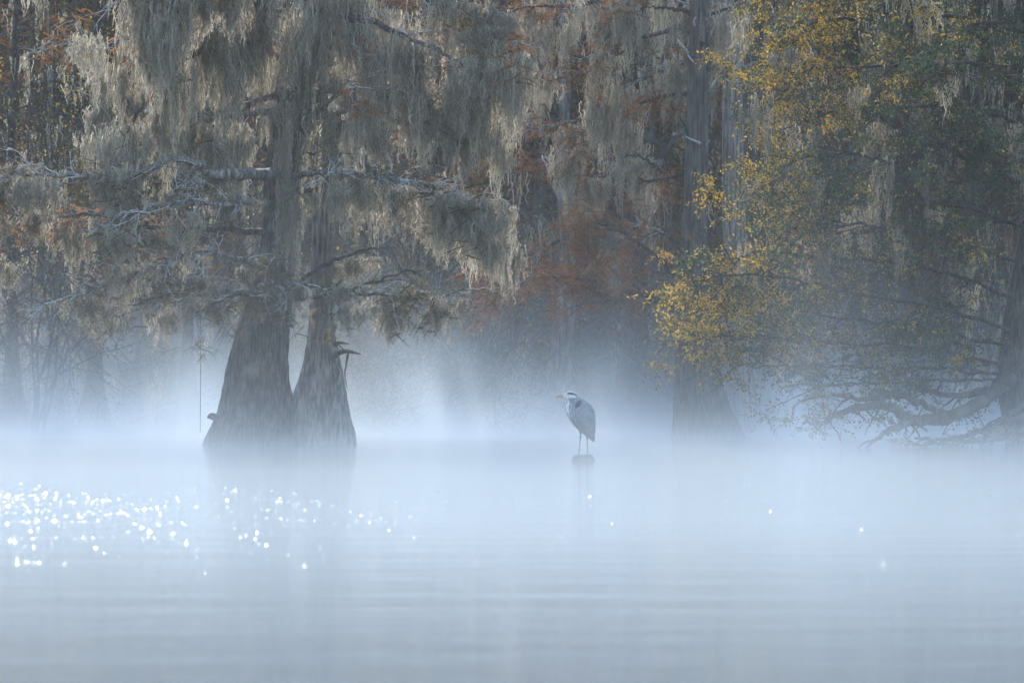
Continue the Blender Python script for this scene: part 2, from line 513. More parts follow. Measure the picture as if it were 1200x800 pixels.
def limb(tree, g, pts, r0, r1=0.012, mat=M_BARK, twig_mat=M_TWIG, side=3.0, side_len=0.9, levels=1, droop=0.3,
         moss=0, moss_len=1.0, moss_w=1.0, moss_set=MOSS, spray=0, spray_set=SPRAY_O, spray_s=1.0, tip_bias=0.0, side_up=0.0, twig_r=0.014, name='limb', dens=5.0, spread=None):
    """one limb of a tree with its twigs, moss beards and foliage sprays as sub-parts"""
    path = catmull([np.asarray(q, float) for q in pts], 7)
    path[1:-1] += g.normal(0, 0.02, path[1:-1].shape)
    m = MB(); rad = np.linspace(r0, r1, len(path))
    tube(m, path, rad, 8)
    o = build(m, name, mat, tree, origin=path[0])
    seglen = np.linalg.norm(np.diff(path, axis=0), axis=1); total = seglen.sum()
    nodes = [(q, 2) for q in path]
    m = MB()
    ns = int(side * total)
    for k in range(ns):
        a = (k + g.random()) / max(ns, 1); a = a ** (1.0 / (1.0 + tip_bias)); a = 0.12 + 0.88 * a
        f = a * (len(path) - 1); k0 = min(int(f), len(path) - 2)
        q = path[k0] + (path[k0 + 1] - path[k0]) * (f - k0)
        b = path[k0 + 1] - path[k0]; b /= np.linalg.norm(b)
        d = b * 0.7 + g.normal(0, 0.7, 3); d[2] = d[2] * 0.6 + side_up
        grow(m, g, q, d, side_len * g.uniform(0.5, 1.2), twig_r, levels, droop, 0.22, nodes, dens)
    if ns: stuff(build(m, 'twigs', twig_mat, o, origin=path[0]))
    pos = np.array([q for q, l in nodes])
    w = np.array([1.0 if l == 2 else (0.8 if l == 1 else 0.5) for q, l in nodes]); w /= w.sum()
    for k in range(moss):
        q = pos[g.choice(len(pos), p=w)]
        s = moss_w * g.uniform(0.6, 1.25)
        me = moss_set[int(g.integers(len(moss_set)))]
        stuff(place(me, 'moss_beard', o, q + g.normal(0, 1, 3) * [0.05, 0.06, 0.10], (0, 0, g.uniform(-0.6, 0.6) + (math.pi if g.random() < 0.5 else 0)), (s, s * g.uniform(0.8, 1.3), moss_len * g.uniform(0.45, 1.3))))
    w2 = np.array([0.25 if l == 2 else 1.0 for q, l in nodes]); w2 /= w2.sum()
    for k in range(spray):
        q = pos[g.choice(len(pos), p=w2)]
        s = spray_s * g.uniform(0.6, 1.3)
        st = spray_set if not callable(spray_set) else spray_set(q, g)
        me = st[int(g.integers(len(st)))]
        off = g.normal(0, 0.10, 3) if spread is None else g.normal(0, 1, 3) * spread
        stuff(place(me, me.name.split('.')[0], o, q + off, (g.normal(0, 0.25), g.normal(0, 0.25), g.uniform(0, 6.28)), (s, s, s)))
    return o


def px_path(rows, y):
    return [P(a, b, y + dy) for a, b, dy in rows]

# ------------------------------------------------------------------ the big twin-trunked cypress, left
YL = 83.0
lt = thing('bald_cypress', 'huge moss-draped cypress with twin flared buttress trunks rising from the mist beyond the heron', 'tree', P(330, 521, YL) * [1, 1, 0])
g = rng(11)
m = MB()
trunk_mesh(m, [(521, 226, 352), (505, 240, 350), (488, 247, 356), (465, 254, 349), (440, 259, 342), (420, 265, 341), (400, 269, 341), (375, 279, 341), (350, 292, 342), (320, 300, 344), (280, 305, 346),
               (230, 308, 349), (180, 312, 354), (120, 320, 362), (60, 330, 372), (0, 342, 380), (-150, 352, 384), (-420, 360, 380)], YL, g, flutes=7, depth=0.95)
build(m, 'trunk', M_BARK, lt)
m = MB()
trunk_mesh(m, [(520, 318, 432), (505, 324, 424), (485, 332, 417), (460, 343, 411), (430, 354, 404), (405, 359, 396), (385, 362, 392), (340, 364, 390), (250, 366, 387), (130, 366, 384), (0, 365, 381), (-200, 366, 380), (-420, 366, 376)], YL + 1.3, g, flutes=6, depth=0.95)
build(m, 'trunk', M_BARK_GREY, lt)  # paler bark colour stands in for light and mist on this trunk
# small knob on the left flank and dead hooked stubs on the right trunk
m = MB(); tube(m, px_path([(254, 489, -0.5), (250, 488, -0.6), (246, 487.5, -0.62), (243, 489, -0.62)], YL), [0.07, 0.075, 0.06, 0.02], 8)
build(m, 'bark_knob', M_BARK_DARK, lt)
for rows, rr in (([(393, 416, 0.6), (398, 413, 0.3), (406, 411.5, 0.2), (415, 413, 0.2), (423, 415, 0.2)], [0.06, 0.05, 0.042, 0.03, 0.010]),
                 ([(392, 403, 0.6), (400, 401.5, 0.3), (409, 403, 0.2)], [0.045, 0.03, 0.012]),
                 ([(408, 413, 0.3), (406, 425, 0.2), (404, 440, 0.2), (407, 455, 0.2)], [0.03, 0.02, 0.014, 0.006])):
    m = MB(); tube(m, catmull(px_path(rows, YL), 4), np.interp(np.linspace(0, 1, (len(rows) - 1) * 4 + 1), np.linspace(0, 1, len(rr)), rr), 6)
    build(m, 'dead_stub', M_BARK_DARK, lt)

LL = [
    # rows, r0, kwargs
    # limb that arches out and down to the upper left with the deepest moss
    ([(352, -60, 0), (310, -10, -1.0), (268, 22, -1.6), (232, 58, -2.0), (190, 96, -2.2), (160, 135, -2.4), (140, 175, -2.4)], 0.16, dict(moss=20, moss_len=1.7, moss_w=1.05, spray=6, side=3)),
    ([(355, -40, 0), (300, -30, -2.2), (240, -25, -3.2), (190, -20, -3.6), (140, -8, -3.8)], 0.13, dict(moss=20, moss_len=1.75, moss_w=1.0, spray=4, spray_set=SPRAY_R, side=3)),
    ([(350, 60, 0), (300, 45, -0.8), (262, 42, -1.0)], 0.08, dict(moss=6, moss_len=1.5, side=3)),
    ([(345, 70, 0.5), (260, 45, 1.2), (180, 55, 1.6), (110, 50, 1.8), (55, 48, 2.0)], 0.09, dict(moss=9, moss_len=1.4, spray=14, spray_set=SPRAY_R, side=3)),
    ([(335, 128, 0), (300, 133, -0.6), (262, 138, -0.9), (235, 140, -1.0), (213, 126, -1.0)], 0.075, dict(moss=6, moss_len=1.3, spray=3, side=2, side_len=0.6, mat=M_BARK_GREY)),
    ([(330, 110, 0.5), (240, 130, 1.0), (170, 120, 1.3), (115, 130, 1.2)], 0.07, dict(moss=15, moss_len=1.5, spray=3, side=4)),
    ([(330, 205, 0), (288, 203, -1.8), (248, 203, -2.2), (232, 193, -2.3), (200, 185, -2.4), (165, 201, -2.5), (110, 206, -2.6), (60, 204, -2.7), (20, 206, -2.7), (-15, 214, -2.7)], 0.125, dict(moss=14, moss_len=0.8, spray=24, side=3.4, side_len=0.9, mat=M_BARK_GREY, levels=2, tip_bias=0.4)),
    ([(325, 238, 0), (270, 240, -2.5), (215, 238, -3.1), (160, 246, -3.5), (120, 262, -3.6)], 0.06, dict(moss=7, moss_len=0.75, spray=16, side=4.2, levels=2, mat=M_BARK_GREY)),
    ([(320, 275, 0), (260, 268, -0.8), (190, 268, -1.0), (120, 250, -1.0), (50, 255, -1.0), (-10, 245, -1.2)], 0.07, dict(moss=10, moss_len=1.0, spray=28, spray_set=SPRAY_R, side=4)),
    ([(315, 318, 0), (270, 300, -2.3), (220, 298, -2.7), (160, 322, -2.9), (110, 338, -3.0), (62, 354, -3.0)], 0.06, dict(moss=3, moss_len=0.5, spray=26, side=4.4, side_len=0.8, levels=2, mat=M_BARK_GREY)),
    ([(312, 345, 0), (250, 335, -0.6), (180, 350, -0.8), (130, 365, -0.9)], 0.045, dict(moss=2, moss_len=0.6, spray=20, side=4)),
    # right side
    ([(358, -50, 0), (420, -25, -1.0), (490, -5, -1.6), (550, 22, -1.9), (598, 48, -2.0)], 0.12, dict(moss=19, moss_len=1.5, spray=8, spray_set=SPRAY_R, side=3)),
    ([(360, 10, 0), (420, 22, -1.2), (470, 40, -1.8), (520, 62, -2.0), (560, 90, -2.0)], 0.09, dict(moss=17, moss_len=1.45, spray=8, spray_set=SPRAY_R, side=3)),
    ([(360, 50, 0.6), (430, 60, 1.2), (500, 55, 1.6), (570, 90, 1.8)], 0.08, dict(moss=14, moss_len=1.4, spray=16, spray_set=SPRAY_R, side=3)),
    ([(366, 108, 0), (400, 106, -0.5), (434, 104, -0.8)], 0.085, dict(moss=3, moss_len=0.8, side=2, mat=M_BARK_GREY)),
    ([(362, 130, 0), (410, 105, -0.9), (450, 82, -1.4), (480, 72, -1.6), (540, 84, -1.7)], 0.05, dict(moss=8, moss_len=1.2, spray=6, spray_set=SPRAY_R, side=3, mat=M_BARK_GREY)),
    ([(365, 150, 0), (420, 122, -1.0), (466, 112, -1.5), (500, 122, -1.6), (537, 137, -1.7), (578, 150, -1.6)], 0.06, dict(moss=12, moss_len=1.05, spray=5, side=3, mat=M_BARK_GREY)),
    ([(345, 206, 0), (385, 200, -2.1), (420, 205, -2.4), (470, 214, -2.6), (510, 226, -2.8), (560, 245, -2.7)], 0.06, dict(moss=18, moss_len=0.95, spray=22, side=4.4, levels=2, mat=M_BARK_GREY)),
    ([(350, 225, 0.5), (410, 215, 1.0), (470, 225, 1.4), (540, 232, 1.6), (575, 262, 1.5)], 0.06, dict(moss=17, moss_len=0.95, spray=10, side=4)),
    ([(348, 330, 0), (390, 306, 0.4), (430, 292, 0.5), (455, 290, 0.5)], 0.05, dict(moss=2, moss_len=0.5, side=1.5, mat=M_BARK_DARK, twig_mat=M_TWIG_DARK)),
    ([(345, 350, 0), (400, 342, 0.3), (440, 330, 0.4), (475, 318, 0.4), (495, 322, 0.4)], 0.05, dict(moss=2, moss_len=0.4, side=2, mat=M_BARK_DARK, twig_mat=M_TWIG_DARK)),
    ([(335, 360, -1.7), (310, 335, -2.4), (360, 334, -2.8), (410, 342, -2.9), (470, 350, -2.8)], 0.04, dict(moss=5, moss_len=0.45, spray=28, side=5, side_len=0.7, levels=2)),
    ([(330, 352, -1.7), (290, 345, -2.5), (262, 350, -2.8), (230, 366, -2.9)], 0.04, dict(moss=2, moss_len=0.4, spray=18, side=5, side_len=0.7, levels=2)),
    ([(368, 352, 0.6), (440, 345, 1.2), (500, 350, 1.5), (545, 338, 1.6)], 0.04, dict(moss=5, moss_len=0.7, spray=18, side=4, levels=1)),
    # above the frame: the crown goes on, unseen limbs added for their shade
    ([(362, -120, 0), (280, -140, -1.5), (200, -130, -2.5), (100, -110, -3.0)], 0.12, dict(moss=9, moss_len=1.6, spray=8, side=2)),
    ([(364, -120, 0), (450, -150, 1.0), (540, -120, 1.5), (610, -90, 1.5)], 0.12, dict(moss=9, moss_len=1.6, spray=8, side=2)),
    ([(364, -260, 0), (290, -290, 1.0), (200, -290, 1.5)], 0.10, dict(moss=7, moss_len=1.6, spray=8, side=2)),
    ([(364, -260, 0), (440, -300, -1.0), (520, -280, -1.5)], 0.10, dict(moss=7, moss_len=1.6, spray=8, side=2)),
]
for k, (rows, r0, kw) in enumerate(LL):
    limb(lt, rng(1000 + k), px_path(rows, YL), r0, **kw)
# moss that clings to and hangs down the two trunks
for k in range(12):
    g = rng(1500 + k)
    py = g.uniform(-20, 260); px = 338 + (120 - py) * 0.12 + g.normal(0, 12) + (12 if k % 2 else 0)
    s = g.uniform(0.5, 0.9)
    stuff(place(MOSS[k % 10], 'moss_beard', lt, P(px, py, YL - g.uniform(0.35, 0.7)), (0, 0, g.uniform(0, 6)), (s, s, g.uniform(0.8, 1.8))))

# fishing line snagged in the branches
m = MB(); tube(m, [P(235, 352, YL - 1.4), P(235.3, 420, YL - 1.4), P(234.6, 506, YL - 1.4)], 0.006, 4)
tag(build(m, 'fishing_line', M_TWIG_DARK), 'thin dark line hanging straight down left of the twin-trunked cypress', 'line')

# ------------------------------------------------------------------ the tall straight cypress, right of the heron
YR = 94.0
rt = thing('bald_cypress', 'tall straight grey cypress with woodpecker holes, broken stubs and a rust-leaved low limb', 'tree', P(825, 513, YR) * [1, 1, 0])
m = MB(); g = rng(21)
trunk_mesh(m, [(513, 774, 886), (503, 780, 874), (480, 783, 862), (455, 785, 850), (420, 789, 842), (380, 793, 836), (330, 797, 831), (290, 799, 829), (200, 802, 830), (100, 805, 831), (0, 808, 832), (-300, 812, 830), (-520, 814, 826)], YR, g, flutes=7, rough=0.025)
tk = build(m, 'trunk', M_BARK_BROWN, rt)
for a, b in ((823.5, 51), (831, 80), (812, 66)):
    m = MB(); c = P(a, b, YR - 0.235 + abs(a - 819) * 0.006)
    tube(m, [c + [0, 0.06, 0], c + [0, -0.012, 0]], 0.055 if a > 815 else 0.035, 10)
    build(m, 'woodpecker_hole', M_BARK_DARK, rt)
LR = [
    ([(803, 362, -0.1), (770, 352, -0.8), (745, 342, -1.0), (720, 351, -1.1), (700, 344, -1.2), (693, 328, -1.2)], 0.10, dict(spread=np.array([0.35, 0.35, 0.16]), mat=M_BARK_DARK, twig_mat=M_TWIG_DARK, side=3, spray=39, spray_set=SPRAY_R, levels=1, moss=2, moss_len=0.40)),
    ([(800, 326, -0.1), (770, 300, -0.8), (745, 282, -1.1), (718, 265, -1.3), (690, 262, -1.3), (662, 272, -1.3)], 0.06, dict(spread=np.array([0.35, 0.35, 0.16]), mat=M_BARK_DARK, twig_mat=M_TWIG_DARK, side=4, spray=38, spray_set=SPRAY_R, levels=1, moss=2, moss_len=0.40)),
    ([(700, 330, -1.2), (660, 325, -1.0), (610, 325, -0.9), (570, 330, -0.8)], 0.035, dict(spread=np.array([0.35, 0.35, 0.16]), side=4, spray=45, spray_set=SPRAY_R, levels=1)),
    ([(803, 295, 0.2), (770, 272, 0.8), (730, 290, 1.2), (690, 285, 1.2)], 0.05, dict(spread=np.array([0.35, 0.35, 0.16]), side=4, spray=45, spray_set=SPRAY_R, levels=1)),
    ([(804, 150, 0), (785, 170, -0.6), (768, 192, -0.9), (752, 184, -1.0), (734, 182, -1.0)], 0.05, dict(mat=M_BARK_DARK, twig_mat=M_TWIG_DARK, side=2.5, moss=3, moss_len=0.64, moss_set=MOSS_D, spray=2, spray_set=SPRAY_Y, spray_s=0.5)),
    ([(806, 14, 0), (780, 8, -0.5), (755, 9, -0.8)], 0.05, dict(mat=M_BARK_DARK, side=1, moss=1, moss_set=MOSS_D)),
    ([(806, 30, 0.3), (760, 42, 0.8), (715, 60, 1.2), (690, 82, 1.4), (640, 95, 1.6)], 0.06, dict(side=3, moss=10, moss_len=1.36, moss_set=MOSS_D, spray=15, spray_set=SPRAY_R, mat=M_BARK_GREY)),
    ([(805, 70, 0.3), (770, 85, 1.0), (720, 108, 1.6), (685, 135, 1.8), (650, 148, 2.0), (612, 152, 2.0)], 0.05, dict(side=3, moss=6, moss_len=0.96, moss_set=MOSS_D, spray=33, spray_set=SPRAY_R, mat=M_BARK_GREY)),
    ([(808, -30, 0), (740, -10, 0.4), (680, 5, 0.8), (610, 10, 1.0), (570, 30, 1.0)], 0.08, dict(side=3, moss=12, moss_len=1.36, moss_set=MOSS_D, spray=30, spray_set=SPRAY_R)),
    ([(808, -60, 0.5), (750, -30, 1.6), (690, -20, 2.2), (640, -5, 2.6)], 0.08, dict(side=3, moss=14, moss_len=1.76, moss_set=MOSS_D, spray=12, spray_set=SPRAY_R)),
    ([(806, 110, 0.4), (760, 118, 1.6), (710, 150, 2.2), (660, 180, 2.4)], 0.05, dict(side=3, moss=9, moss_len=1.36, moss_set=MOSS_D, spray=21, spray_set=SPRAY_R)),
    ([(803, 205, 0.4), (760, 212, 1.4), (715, 205, 2.0), (680, 215, 2.2)], 0.045, dict(side=3, moss=6, moss_len=1.04, moss_set=MOSS_D, spray=21, spray_set=SPRAY_R, mat=M_BARK_DARK, twig_mat=M_TWIG_DARK)),
    ([(828, 20, 0), (850, 10, 0.4), (880, -10, 0.8)], 0.05, dict(side=2, moss=4, moss_len=1.12, moss_set=MOSS_D)),
    ([(812, -180, 0), (730, -200, -1), (640, -190, -1.5)], 0.08, dict(side=2, moss=8, moss_len=1.44, moss_set=MOSS_D, spray=24, spray_set=SPRAY_R)),
    ([(815, -180, 0), (890, -210, 1), (960, -190, 1.5)], 0.08, dict(side=2, moss=8, moss_len=1.44, moss_set=MOSS_D, spray=24, spray_set=SPRAY_R)),
]
for k, (rows, r0, kw) in enumerate(LR):
    limb(rt, rng(2000 + k), px_path(rows, YR), r0, **kw)
for rows, rr in (([(806, 62, -0.2), (799, 52, -0.4), (794, 46, -0.4)], 0.035), ([(812, 72, -0.25), (806, 64, -0.4)], 0.03), ([(820, 168, -0.25), (811, 164, -0.5), (804, 160, -0.55)], 0.04), ([(826, 172, -0.1), (832, 164, -0.3)], 0.03), ([(814, 30, -0.2), (813, 24, -0.4), (816, 20, -0.4)], 0.03), ([(830, 108, 0), (840, 92, -0.2), (846, 88, -0.2)], 0.03)):
    m = MB(); p = catmull(px_path(rows, YR), 3); tube(m, p, np.linspace(rr, rr * 0.35, len(p)), 6)
    build(m, 'dead_stub', M_TWIG, rt)

# second and third trunks behind it
for (lab, y, rows, mt, sd, nm) in (
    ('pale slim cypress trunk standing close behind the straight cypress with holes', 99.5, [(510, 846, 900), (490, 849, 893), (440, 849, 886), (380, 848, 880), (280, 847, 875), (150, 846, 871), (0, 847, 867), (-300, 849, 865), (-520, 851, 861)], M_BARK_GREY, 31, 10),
    ('dark cypress trunk beside the pale slim trunk', 106.0, [(508, 846, 952), (490, 856, 936), (465, 864, 922), (430, 868, 908), (380, 869, 900), (200, 871, 896), (0, 873, 895), (-300, 876, 892), (-500, 880, 888)], M_BARK_DARK, 32, 8)):
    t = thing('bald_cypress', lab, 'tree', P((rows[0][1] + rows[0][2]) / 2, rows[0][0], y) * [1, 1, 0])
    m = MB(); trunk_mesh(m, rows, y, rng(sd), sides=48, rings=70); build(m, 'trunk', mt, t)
    for k in range(nm):
        g = rng(sd * 50 + k); cx = (rows[3][1] + rows[3][2]) / 2; sg = 1 if k % 2 else -1; py = -160 + k * 34 + g.uniform(-10, 10)
        limb(t, g, px_path([(cx, py, 0), (cx + sg * 25, py - 15, 0.6), (cx + sg * g.uniform(40, 80), py - 5, g.uniform(-0.5, 1.5))], y), 0.05, side=2.5, moss=4, moss_len=1.1, moss_set=MOSS_D, spray=6, spray_set=SPRAY_R, mat=mt, twig_mat=M_TWIG_DARK)

# ------------------------------------------------------------------ the yellowing leafy tree that leans over the water, right
YE = 81.0
et = thing('water_elm', 'wide leafy tree with yellow and green leaves, bare low boughs dipping into the water', 'tree', P(1200, 523, YE + 2) * [1, 1, 0])
m = MB()
tp = catmull(px_path([(1200, 540, 2), (1195, 500, 2), (1185, 440, 2), (1192, 360, 2), (1210, 250, 2), (1215, 120, 2), (1205, 0, 2), (1200, -160, 2)], YE), 6)
tube(m, tp, np.linspace(0.36, 0.08, len(tp)), 12); build(m, 'trunk', M_BARK_DARK, et)


def elm_set(q, g):
    px = 600 + q[0] / q[1] * FPX; py = HORIZON - (q[2] - CAM_H) / q[1] * FPX
    e = 0.85 - (px - 860) / 330.0
    if py > 300: e += 0.25 - (px - 850) / 600.0
    if py > 420: e -= 0.3
    if py < 130: e += 0.25
    if 150 < py < 270 and px > 930: e -= 0.2
    if px > 960: e -= 0.05
    e += g.normal(0, 0.25)
    return SPRAY_Y if e > 0.75 else SPRAY_M if e > 0.15 else SPRAY_G


EL = [
    ([(1203, 0, 2), (1130, -20, 0), (1030, -30, -1), (940, -20, -1.5), (905, 8, -1.8)], 0.09, 24, 8),
    ([(1206, 40, 2), (1130, 20, 1), (1050, 25, 0.5), (970, 20, 0), (930, 32, -0.4), (902, 56, -0.6)], 0.08, 30, 6),
    ([(1210, 100, 2), (1165, 78, 0.6), (1130, 74, 0.2), (1095, 70, 0), (1030, 78, -0.6), (960, 80, -1), (935, 92, -1.2), (912, 118, -1.3)], 0.08, 30, 6),
    ([(1212, 150, 2), (1140, 130, 1.5), (1060, 125, 1), (980, 130, 0.5), (925, 150, 0.2)], 0.07, 24, 8),
    ([(1212, 200, 2), (1130, 165, 0), (1060, 190, -0.6), (990, 180, -1), (925, 190, -1.4), (918, 208, -1.6)], 0.07, 24, 8),
    ([(1212, 240, 2), (1150, 205, 1), (1090, 160, 0.2), (1080, 195, 0)], 0.05, 10, 4),
    ([(1210, 270, 2), (1120, 240, 1.4), (1040, 230, 0.8), (970, 225, 0.2), (900, 225, -0.2), (900, 215, -0.4)], 0.07, 30, 7),
    ([(1200, 310, 2), (1110, 280, 0), (1020, 265, -0.8), (950, 262, -1.2), (915, 275, -1.6)], 0.07, 24, 7),
    ([(1195, 350, 2), (1110, 320, 1), (1030, 305, 0.4), (950, 300, -0.4), (890, 296, -0.8), (855, 305, -1)], 0.07, 28, 5),
    ([(1190, 390, 2), (1100, 360, 0), (1010, 345, -0.8), (920, 325, -1.4), (850, 322, -1.8), (812, 332, -2)], 0.07, 34, 4),
    ([(1187, 410, 2), (1090, 385, 1), (1000, 375, 0), (910, 360, -0.6), (840, 360, -1), (800, 372, -1.2)], 0.06, 34, 4),
    ([(1186, 430, 2), (1090, 410, 0.4), (1000, 402, -0.4), (920, 396, -0.8), (860, 392, -1.2), (815, 398, -1.4)], 0.06, 28, 4),
    ([(1185, 440, 2), (1100, 432, 1), (1010, 430, 0), (940, 428, -0.6), (880, 430, -1)], 0.055, 20, 4),
    ([(1186, 445, 2), (1120, 445, 0.4), (1050, 448, -0.4), (990, 450, -0.8), (940, 455, -1)], 0.05, 12, 3),
]
for k, (rows, r0, sp, mo) in enumerate(EL):
    if k >= 9: mo, sp = 0, sp * 0.8
    limb(et, rng(3000 + k), px_path(rows, YE), r0 * 0.6, mat=M_BARK_DARK, twig_mat=M_TWIG_DARK, side=3.4, side_len=1.0, levels=1, droop=0.35, moss=int(mo * 0.6), moss_len=1.1, moss_w=0.9, moss_set=MOSS_D, spray=int(sp * 1.75), spray_set=elm_set, spray_s=0.85, spread=np.array([0.32, 0.5, 0.30]))
# unseen crown limbs added above the frame, reaching lakeward, to shade the right side
for k, (rows, r0) in enumerate([([(1202, -60, 2), (1120, -110, -3), (1020, -100, -6), (930, -90, -9)], 0.08), ([(1202, -80, 2), (1160, -130, -5), (1120, -110, -10), (1080, -90, -14)], 0.08), ([(1202, -100, 2), (1260, -140, -4), (1300, -120, -8), (1320, -80, -12)], 0.08),
                                ([(1202, -120, 2), (1100, -170, 0), (980, -170, -1), (900, -130, -2)], 0.08), ([(1202, -140, 2), (1130, -200, 4), (1050, -210, 7)], 0.07), ([(1205, 40, 2), (1260, 20, -3), (1310, 40, -6), (1350, 80, -8)], 0.07), ([(1205, 180, 2), (1260, 160, -2), (1320, 200, -4)], 0.07)]):
    limb(et, rng(3300 + k), px_path(rows, YE), r0, mat=M_BARK_DARK, twig_mat=M_TWIG_DARK, side=2.5, side_len=1.3, levels=1, moss=4, moss_set=MOSS_D, spray=60, spray_set=SPRAY_G, spray_s=1.0, spread=np.array([0.6, 0.9, 0.35]))
# bare boughs that dip to the water
for k, (rows, r0, sd) in enumerate([
    ([(1186, 440, 2), (1150, 470, 0.5), (1115, 489, -0.6), (1068, 491, -1.2), (1045, 478, -1.6), (1010, 476, -1.8), (980, 486, -2), (958, 498, -2), (944, 491, -2)], 0.15, 2.2),
    ([(1068, 491, -1.2), (1048, 502, -1.6), (1030, 512, -1.8), (1014, 525, -1.9)], 0.085, 1.2),
    ([(1115, 488, -0.6), (1080, 474, -1.0), (1050, 462, -1.2), (1010, 468, -1.4), (975, 462, -1.5), (940, 470, -1.6)], 0.075, 2.5),
    ([(1180, 455, 1.6), (1130, 462, 0.4), (1090, 458, 0), (1060, 440, -0.4), (1040, 425, -0.6)], 0.07, 2.2),
    ([(1200, 470, 1.2), (1160, 500, 0), (1110, 514, -0.6), (1072, 513, -0.8)], 0.055, 4),
    ([(1210, 480, 1.2), (1180, 495, 0.4), (1140, 508, 0), (1100, 520, -0.2)], 0.055, 4),
    ([(1215, 490, 1.0), (1180, 512, 0), (1130, 519, -0.4), (1060, 521, -0.6)], 0.035, 4)]):
    limb(et, rng(3100 + k), px_path(rows, YE), r0, r1=0.022, mat=M_BARK_DARK, twig_mat=M_TWIG_DARK, side=sd, side_len=0.6, levels=1, droop=0.5, name='low_bough', twig_r=0.024, dens=4.0, moss=1, moss_len=0.3, moss_set=MOSS_D)

# ------------------------------------------------------------------ the grove behind
def far_cypress(seed, H, moss_n, rust_n, dark=True):
    """meshes of one background cypress about H metres tall, standing at the origin"""
    g = rng(seed)
    tm = MB(); th = np.linspace(0, 2 * np.pi, 20, endpoint=False)
    zz = np.concatenate([[-0.6], np.linspace(0, H, 26)]); rb = g.uniform(0.5, 0.7)
    rr = 0.20 * (1 - 0.75 * np.clip(zz, 0, None) / H) + rb * np.exp(-np.clip(zz, 0, None) / 1.0)
    bx, by = np.cumsum(g.normal(0, 0.035, len(zz))), np.cumsum(g.normal(0, 0.035, len(zz)))
    fl = 1 + 0.18 * np.cos(6 * th + g.uniform(0, 6))[None, :] * np.exp(-np.clip(zz, 0, None) / 2.5)[:, None]
    rad = rr[:, None] * fl * (1 + g.normal(0, 0.03, (len(zz), len(th))))
    V = np.stack([bx[:, None] + rad * np.cos(th), by[:, None] + rad * np.sin(th), np.repeat(zz[:, None], len(th), 1)], -1)
    n, s = V.shape[:2]; i = np.arange(n - 1)[:, None] * s; j = np.arange(s)[None, :]; j2 = (j + 1) % s
    tm.add(V, np.stack([i + j, i + j2, i + s + j2, i + s + j], -1).reshape(-1, 4))
    mm, fm = MB(), MB(); nodes = []; limbs = []
    for k in range(22):
        z = g.uniform(2.2, H - 0.5); k0 = int(np.searchsorted(zz, z)) - 1
        a = g.uniform(0, 6.28); L = g.uniform(1.8, 4.2) * (1.15 - 0.5 * z / H)
        lm = MB(); limbs.append(lm)
        grow(lm, g, (bx[k0], by[k0], z), (math.cos(a), math.sin(a), g.uniform(-0.1, 0.35)), L, 0.05, 1, 0.5, 0.2, nodes, 2.2)
    pos = np.array([q for q, l in nodes])
    for k in range(moss_n):
        moss_geometry(mm, g, wisps=3, strands=5, seg=6, half=0.3, length=g.uniform(0.7, 2.2), width=0.035, fuzz=0, root=pos[g.integers(len(pos))])
    for k in range(rust_n):
        cypress_spray(fm, g, 8, 0.6, pos[g.integers(len(pos))], 0.08)
    return [(tm.mesh('trunk', M_BARK_DARK if dark else M_BARK_GREY), 'trunk'), *[(q.mesh('limb', M_TWIG_DARK), 'limb') for q in limbs],
            (mm.mesh('moss', M_MOSS, smooth=False), 'moss'), (fm.mesh('foliage', M_RUST if seed % 2 else M_OLIVE, smooth=False), 'foliage')]


FAR = [far_cypress(401, 17, 34, 190), far_cypress(402, 19, 64, 150), far_cypress(403, 16, 40, 160, False), far_cypress(404, 20, 44, 170), far_cypress(405, 15, 26, 220)]
g = rng(77)
spots = [(62, 118, 2), (20, 108, 1), (-40, 112, 0), (112, 114, 3), (165, 122, 0), (225, 112, 1), (280, 126, 4), (420, 116, 1), (455, 128, 3), (520, 112, 0), (590, 122, 1), (655, 112, 2), (622, 134, 4),
         (705, 120, 1), (745, 112, 3), (770, 128, 0), (920, 116, 1), (960, 112, 3), (1010, 118, 1), (1060, 110, 4), (1100, 116, 3), (1140, 108, 1), (1190, 112, 3), (1235, 104, 1), (1290, 108, 0), (-110, 104, 3), (-180, 112, 1), (1360, 108, 3), (340, 132, 3), (540, 136, 3), (860, 130, 3), (-260, 100, 0), (1430, 98, 1)]
for k, (px, y, v) in enumerate(spots):
    b = np.array([(px - 600) / FPX * y, y, 0.0])
    if y > 130: b[2] = -0.2
    look = ('slender rust-leaved', 'heavily moss-hung', 'pale grey-barked', 'tall dark', 'short bushy rust-leaved')[v]
    where = 'behind the left limbs of the twin-trunked cypress' if px < 320 else 'behind the right limbs of the twin-trunked cypress' if px < 480 else 'in the gap behind the heron' if px < 800 else 'behind the yellow-leaved tree'
    t = thing('background_cypress', look + ' cypress of the misty grove ' + where, 'tree', b, 'grove ' + where)
    s = g.uniform(0.72, 0.85) if px < 560 else g.uniform(1.15, 1.4); rz = g.uniform(0, 6.28)  # left grove shortened to admit sun, right grove raised to block it
    for me, nm in FAR[v]:
        o = place(me, nm, t, b, (0, 0, rz), (s, s, s * g.uniform(0.97, 1.03)))
        if nm in ('moss', 'foliage'): stuff(o)

